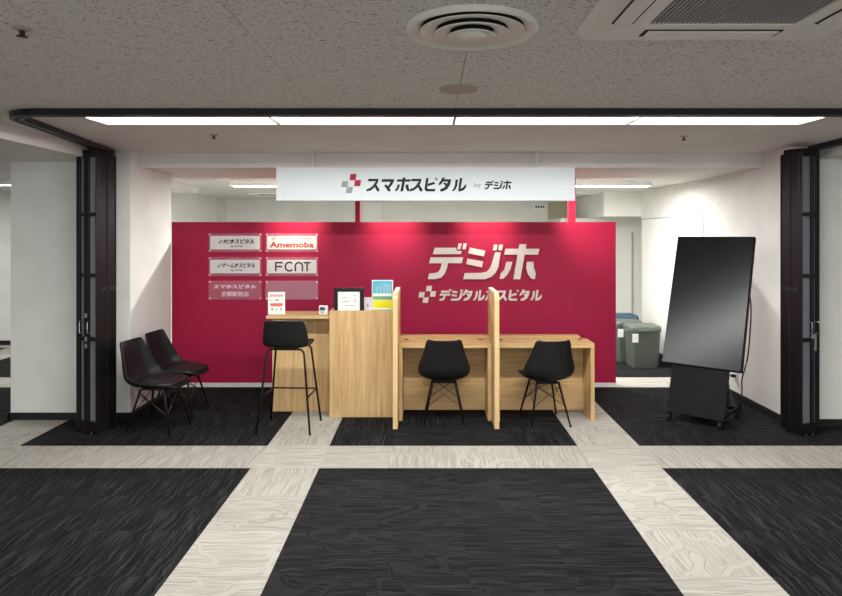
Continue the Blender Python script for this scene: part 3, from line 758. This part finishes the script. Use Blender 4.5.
bx(fr, -.145, .145, 0, .02, .222, .258, .002, 1); bx(fr, -.145, .145, 0, .02, 0, .036, .002, 1); bx(fr, -.145, -.106, 0, .02, .036, .222); bx(fr, .106, .145, 0, .02, .036, .222)
obj('frame', fr, 'black', t); obj('certificate', box(-.107, .107, .006, .012, .036, .222), 'paper', t)
pr = bmesh.new()
for x0, x1, z in ((-.07, -.02, .165), (.04, .08, .185), (-.06, .01, .125), (-.04, .06, .085), (.045, .075, .128), (.045, .075, .14)): bx(pr, x0, x1, .0045, .006, z, z + .006)
obj('print_line', pr, 'greyp', t); obj('back_stay', box(-.03, .03, .02, .10, 0, .006), 'black', t)
t = thing('paper_box', 'small pale carton between the black frame and the leaflet stand', 'box', (-.575, 6.30, .93))
obj('carton', box(-.045, .045, 0, .07, 0, .160, .002, 1), 'card', t); obj('carton_flap', box(-.046, .046, -.001, .035, .1595, .162), 'pink', t); obj('mark', box(-.008, .008, -.0012, 0, .07, .10), 'greyp', t)
t = thing('leaflet_stand', 'leaflet stand with a cyan card, yellow leaflet and green strip', 'leaflet stand', (-.43, 6.24, .93))
obj('back_card', box(-.102, .102, .03, .036, 0, .333, .002, 1), 'paper', t)
cc = obj('cyan_leaflet', box(-.094, .094, .026, .030, .175, .325), 'cyan', t)
pr = bmesh.new()
for k, (x, hgt) in enumerate(((-.05, .06), (-.015, .075), (.02, .09), (.05, .08), (.075, .07))): bx(pr, x - .012, x + .008, .024, .026, .205, .215 + hgt)
obj('picture', pr, 'teal', cc); obj('white_band', box(-.09, .09, .0245, .026, .178, .203), 'paper', cc)
obj('green_strip', box(-.094, .094, .026, .030, .145, .174), 'green', t)
obj('yellow_leaflet', box(-.085, .105, .010, .016, .0, .137), 'yellow', t)
pk = obj('pocket', box(-.118, .088, -.012, -.006, 0, .068, .001, 1), 'paper', t)
pr = bmesh.new()
for k in range(8): bx(pr, -.10 + k * .023, -.085 + k * .023, -.014, -.012, .035, .055)
obj('print_line', pr, 'green', pk); obj('base', box(-.118, .104, -.012, .036, -.0, .003), 'paper', t)

# ------------------------------------------------------------------ tilted display
KL = Vector((2.2, 6.1)); dx_ = Vector((.744, -.667)).normalized(); bk = Vector((.667, .744)).normalized()
yaw = math.atan2(dx_.y, dx_.x)
t = thing('display_stand', 'tall tilted black portrait display on a wheeled stand, screen switched off', 'display', (KL.x + dx_.x * .33, KL.y + dx_.y * .33, 0), yaw)
lean = math.atan2(.40, 1.18); L0 = -.33; L1 = .373
def slant(bm, y, z): bm.transform(Matrix.Translation((0, y, z)) @ Matrix.Rotation(-lean, 4, 'X')); return bm
obj('display_case', slant(box(L0, L1, .006, .05, 0, 1.246, .004, 1), 0, .505), 'kiosk', t)
obj('screen', slant(box(L0 + .008, L1 - .008, -.001, .006, .010, 1.238), 0, .505), 'screen', t)
zl = -.438   # how far the slanted front runs below the screen
pn = obj('front_panel', slant(box(-.235, .268, .02, .045, zl, 0, .003, 1), 0, .505), 'kiosk', t)
hp = bmesh.new()
for r_ in range(4):
    for c_ in range(9):
        bm0 = bmesh.new(); bmesh.ops.create_cone(bm0, cap_ends=True, segments=8, radius1=.006, radius2=.006, depth=.003)
        bm0.transform(Matrix.Translation((-.14 + c_ * .034 + (.017 if r_ % 2 else 0), .0195, -.34 + r_ * .036)) @ Matrix.Rotation(R(90), 4, 'X'))
        me0 = bpy.data.meshes.new('h'); bm0.to_mesh(me0); bm0.free(); hp.from_mesh(me0); bpy.data.meshes.remove(me0)
o = obj('speaker_hole', slant(hp, 0, .505), 'dot', pn); o['kind'] = 'stuff'
yb = .505 * math.tan(lean)     # front foot offset towards the viewer
f0 = -(.425 * math.sin(lean)) + .03
for sx_ in (-.235, .215):
    obj('base_rail', box(sx_, sx_ + .02, f0, f0 + .52, .075, .105, .002, 1), 'kiosk', t)
    rl = tube(bmesh.new(), [(sx_ * .6 + .01, f0 + .50, .10), (sx_ * .6 + .01, .27, 1.05)], .014, 8); obj('rear_leg', rl, 'kiosk', t)
obj('rear_cross_bar', box(-.235, .235, f0 + .49, f0 + .52, .075, .105), 'kiosk', t)
obj('lower_box', box(-.18, .18, f0 + .12, f0 + .42, .106, .22, .005, 1), 'kiosk', t)
for sx_ in (-.225, .225):
    for yy in (f0 + .02, f0 + .50):
        bm = bmesh.new(); bmesh.ops.create_cone(bm, cap_ends=True, segments=18, radius1=.035, radius2=.035, depth=.026)
        bm.transform(Matrix.Translation((sx_, yy, .035)) @ Matrix.Rotation(R(90), 4, 'Y'))
        cs = obj('caster', bm, 'seal', t); obj('caster_fork', box(sx_ - .02, sx_ + .02, yy - .014, yy + .02, .05, .078, .002, 1), 'iron', cs)
# wall outlet with plug, and the mains cable
t = thing('wall_outlet', 'white wall outlet with black plug low behind the display', 'outlet', (3.21, 6.75, .25))
obj('cover_plate', box(-.008, 0, -.04, .04, -.065, .065, .002, 1), 'plate', t); obj('plug', box(-.05, -.008, -.016, .016, -.03, .0, .003, 1), 'black', t)
cb = bpy.data.curves.new('power_cable', 'CURVE'); 
P = [(3.155, 6.75, .238), (3.10, 6.70, .22), (3.06, 6.55, .10), (3.03, 6.42, .03), (3.02, 6.25, .008), (2.96, 6.15, .06), (2.965, 6.12, .22), (2.955, 6.10, .34), (2.955, 6.04, .46), (2.965, 6.0, .60), (2.97, 5.97, .85), (2.965, 5.95, 1.05), (2.93, 5.93, 1.22), (2.88, 5.93, 1.25)]
def catmull(P, n=6):
    P = [Vector(p) for p in P]; Q = [P[0]] + P + [P[-1]]; out = []
    for i in range(1, len(Q) - 2):
        for k in range(n):
            u = k / n; a, b2, c, d = Q[i - 1:i + 3]
            out.append(.5 * ((2 * b2) + (c - a) * u + (2 * a - 5 * b2 + 4 * c - d) * u * u + (3 * b2 - a - 3 * c + d) * u ** 3))
    return out + [P[-1]]
bpy.data.curves.remove(cb)
tag(obj('power_cable', tube(bmesh.new(), catmull(P), .006, 8), 'cable'), 'thin black mains cable hanging from the display down to the outlet', 'cable')

# ------------------------------------------------------------------ bins
def bin_(label, x0, x1, y0, y1, h, lidm, bodym, sticker=True):
    cx, cy = (x0 + x1) / 2, (y0 + y1) / 2; w2, d2 = (x1 - x0) / 2, (y1 - y0) / 2
    t = thing('waste_bin', label, 'bin', (cx, cy, 0), 0, 'plastic waste bins')
    def ring(bm, k, z, r=.04, n=4):
        out = []
        for sx_, sy_, a0 in ((1, 1, 0), (-1, 1, 90), (-1, -1, 180), (1, -1, 270)):
            for q in range(n + 1):
                a = R(a0 + 90 * q / n); out.append(bm.verts.new((sx_ * (w2 * k - r) + r * math.cos(a), sy_ * (d2 * k - r) + r * math.sin(a), z)))
        return out
    def loft(spec):
        bm = bmesh.new(); rs = [ring(bm, k, z) for k, z in spec]
        for a, b2 in zip(rs, rs[1:]):
            for q in range(len(a)): f = bm.faces.new((a[q], a[(q + 1) % len(a)], b2[(q + 1) % len(a)], b2[q])); f.smooth = False
        bm.faces.new(rs[0][::-1]); bm.faces.new(rs[-1]); return bm
    obj('body', loft([(.82, 0), (.84, .01), (.95, h - .06), (.96, h - .055), (.96, h - .03)]), bodym, t)
    obj('rim', loft([(.97, h - .05), (1.0, h - .047), (1.0, h - .032), (.97, h - .03)]), lidm, t)
    l = obj('lid', loft([(.99, h - .03), (1.01, h - .024), (1.0, h), (.93, h + .022), (.6, h + .03)]), lidm, t)
    obj('clasp', box(-.10, .10, -d2 - .016, -d2 + .004, h - .045, h - .018, .004, 1), lidm, l)
    for s in (-1, 1): obj('handle', box(s * (w2 + .004) - .008, s * (w2 + .004) + .008, -.08, .08, h - .065, h - .045, .003, 1), lidm, t)
    if sticker:
        st_ = box(-w2 * .88, -w2 * .88 + .075, -.002, .001, -.05, .06); st_.transform(Matrix.Translation((0, -d2 * .935, h * .74)) @ Matrix.Rotation(R(4), 4, 'X'))
        obj('sticker', st_, 'paper', t)
bin_('grey-green lidded bin, in front of the other two bins', 2.58, 2.98, 8.23, 8.57, .515, 'binl', 'bin')
bin_('grey-green lidded bin between the front bin and the blue-lidded one', 2.515, 2.88, 8.63, 8.95, .52, 'binl', 'bin')
bin_('bin with a dull blue lid, behind the grey-green bins', 2.50, 2.95, 9.02, 9.36, .55, 'binb', 'binb', False)
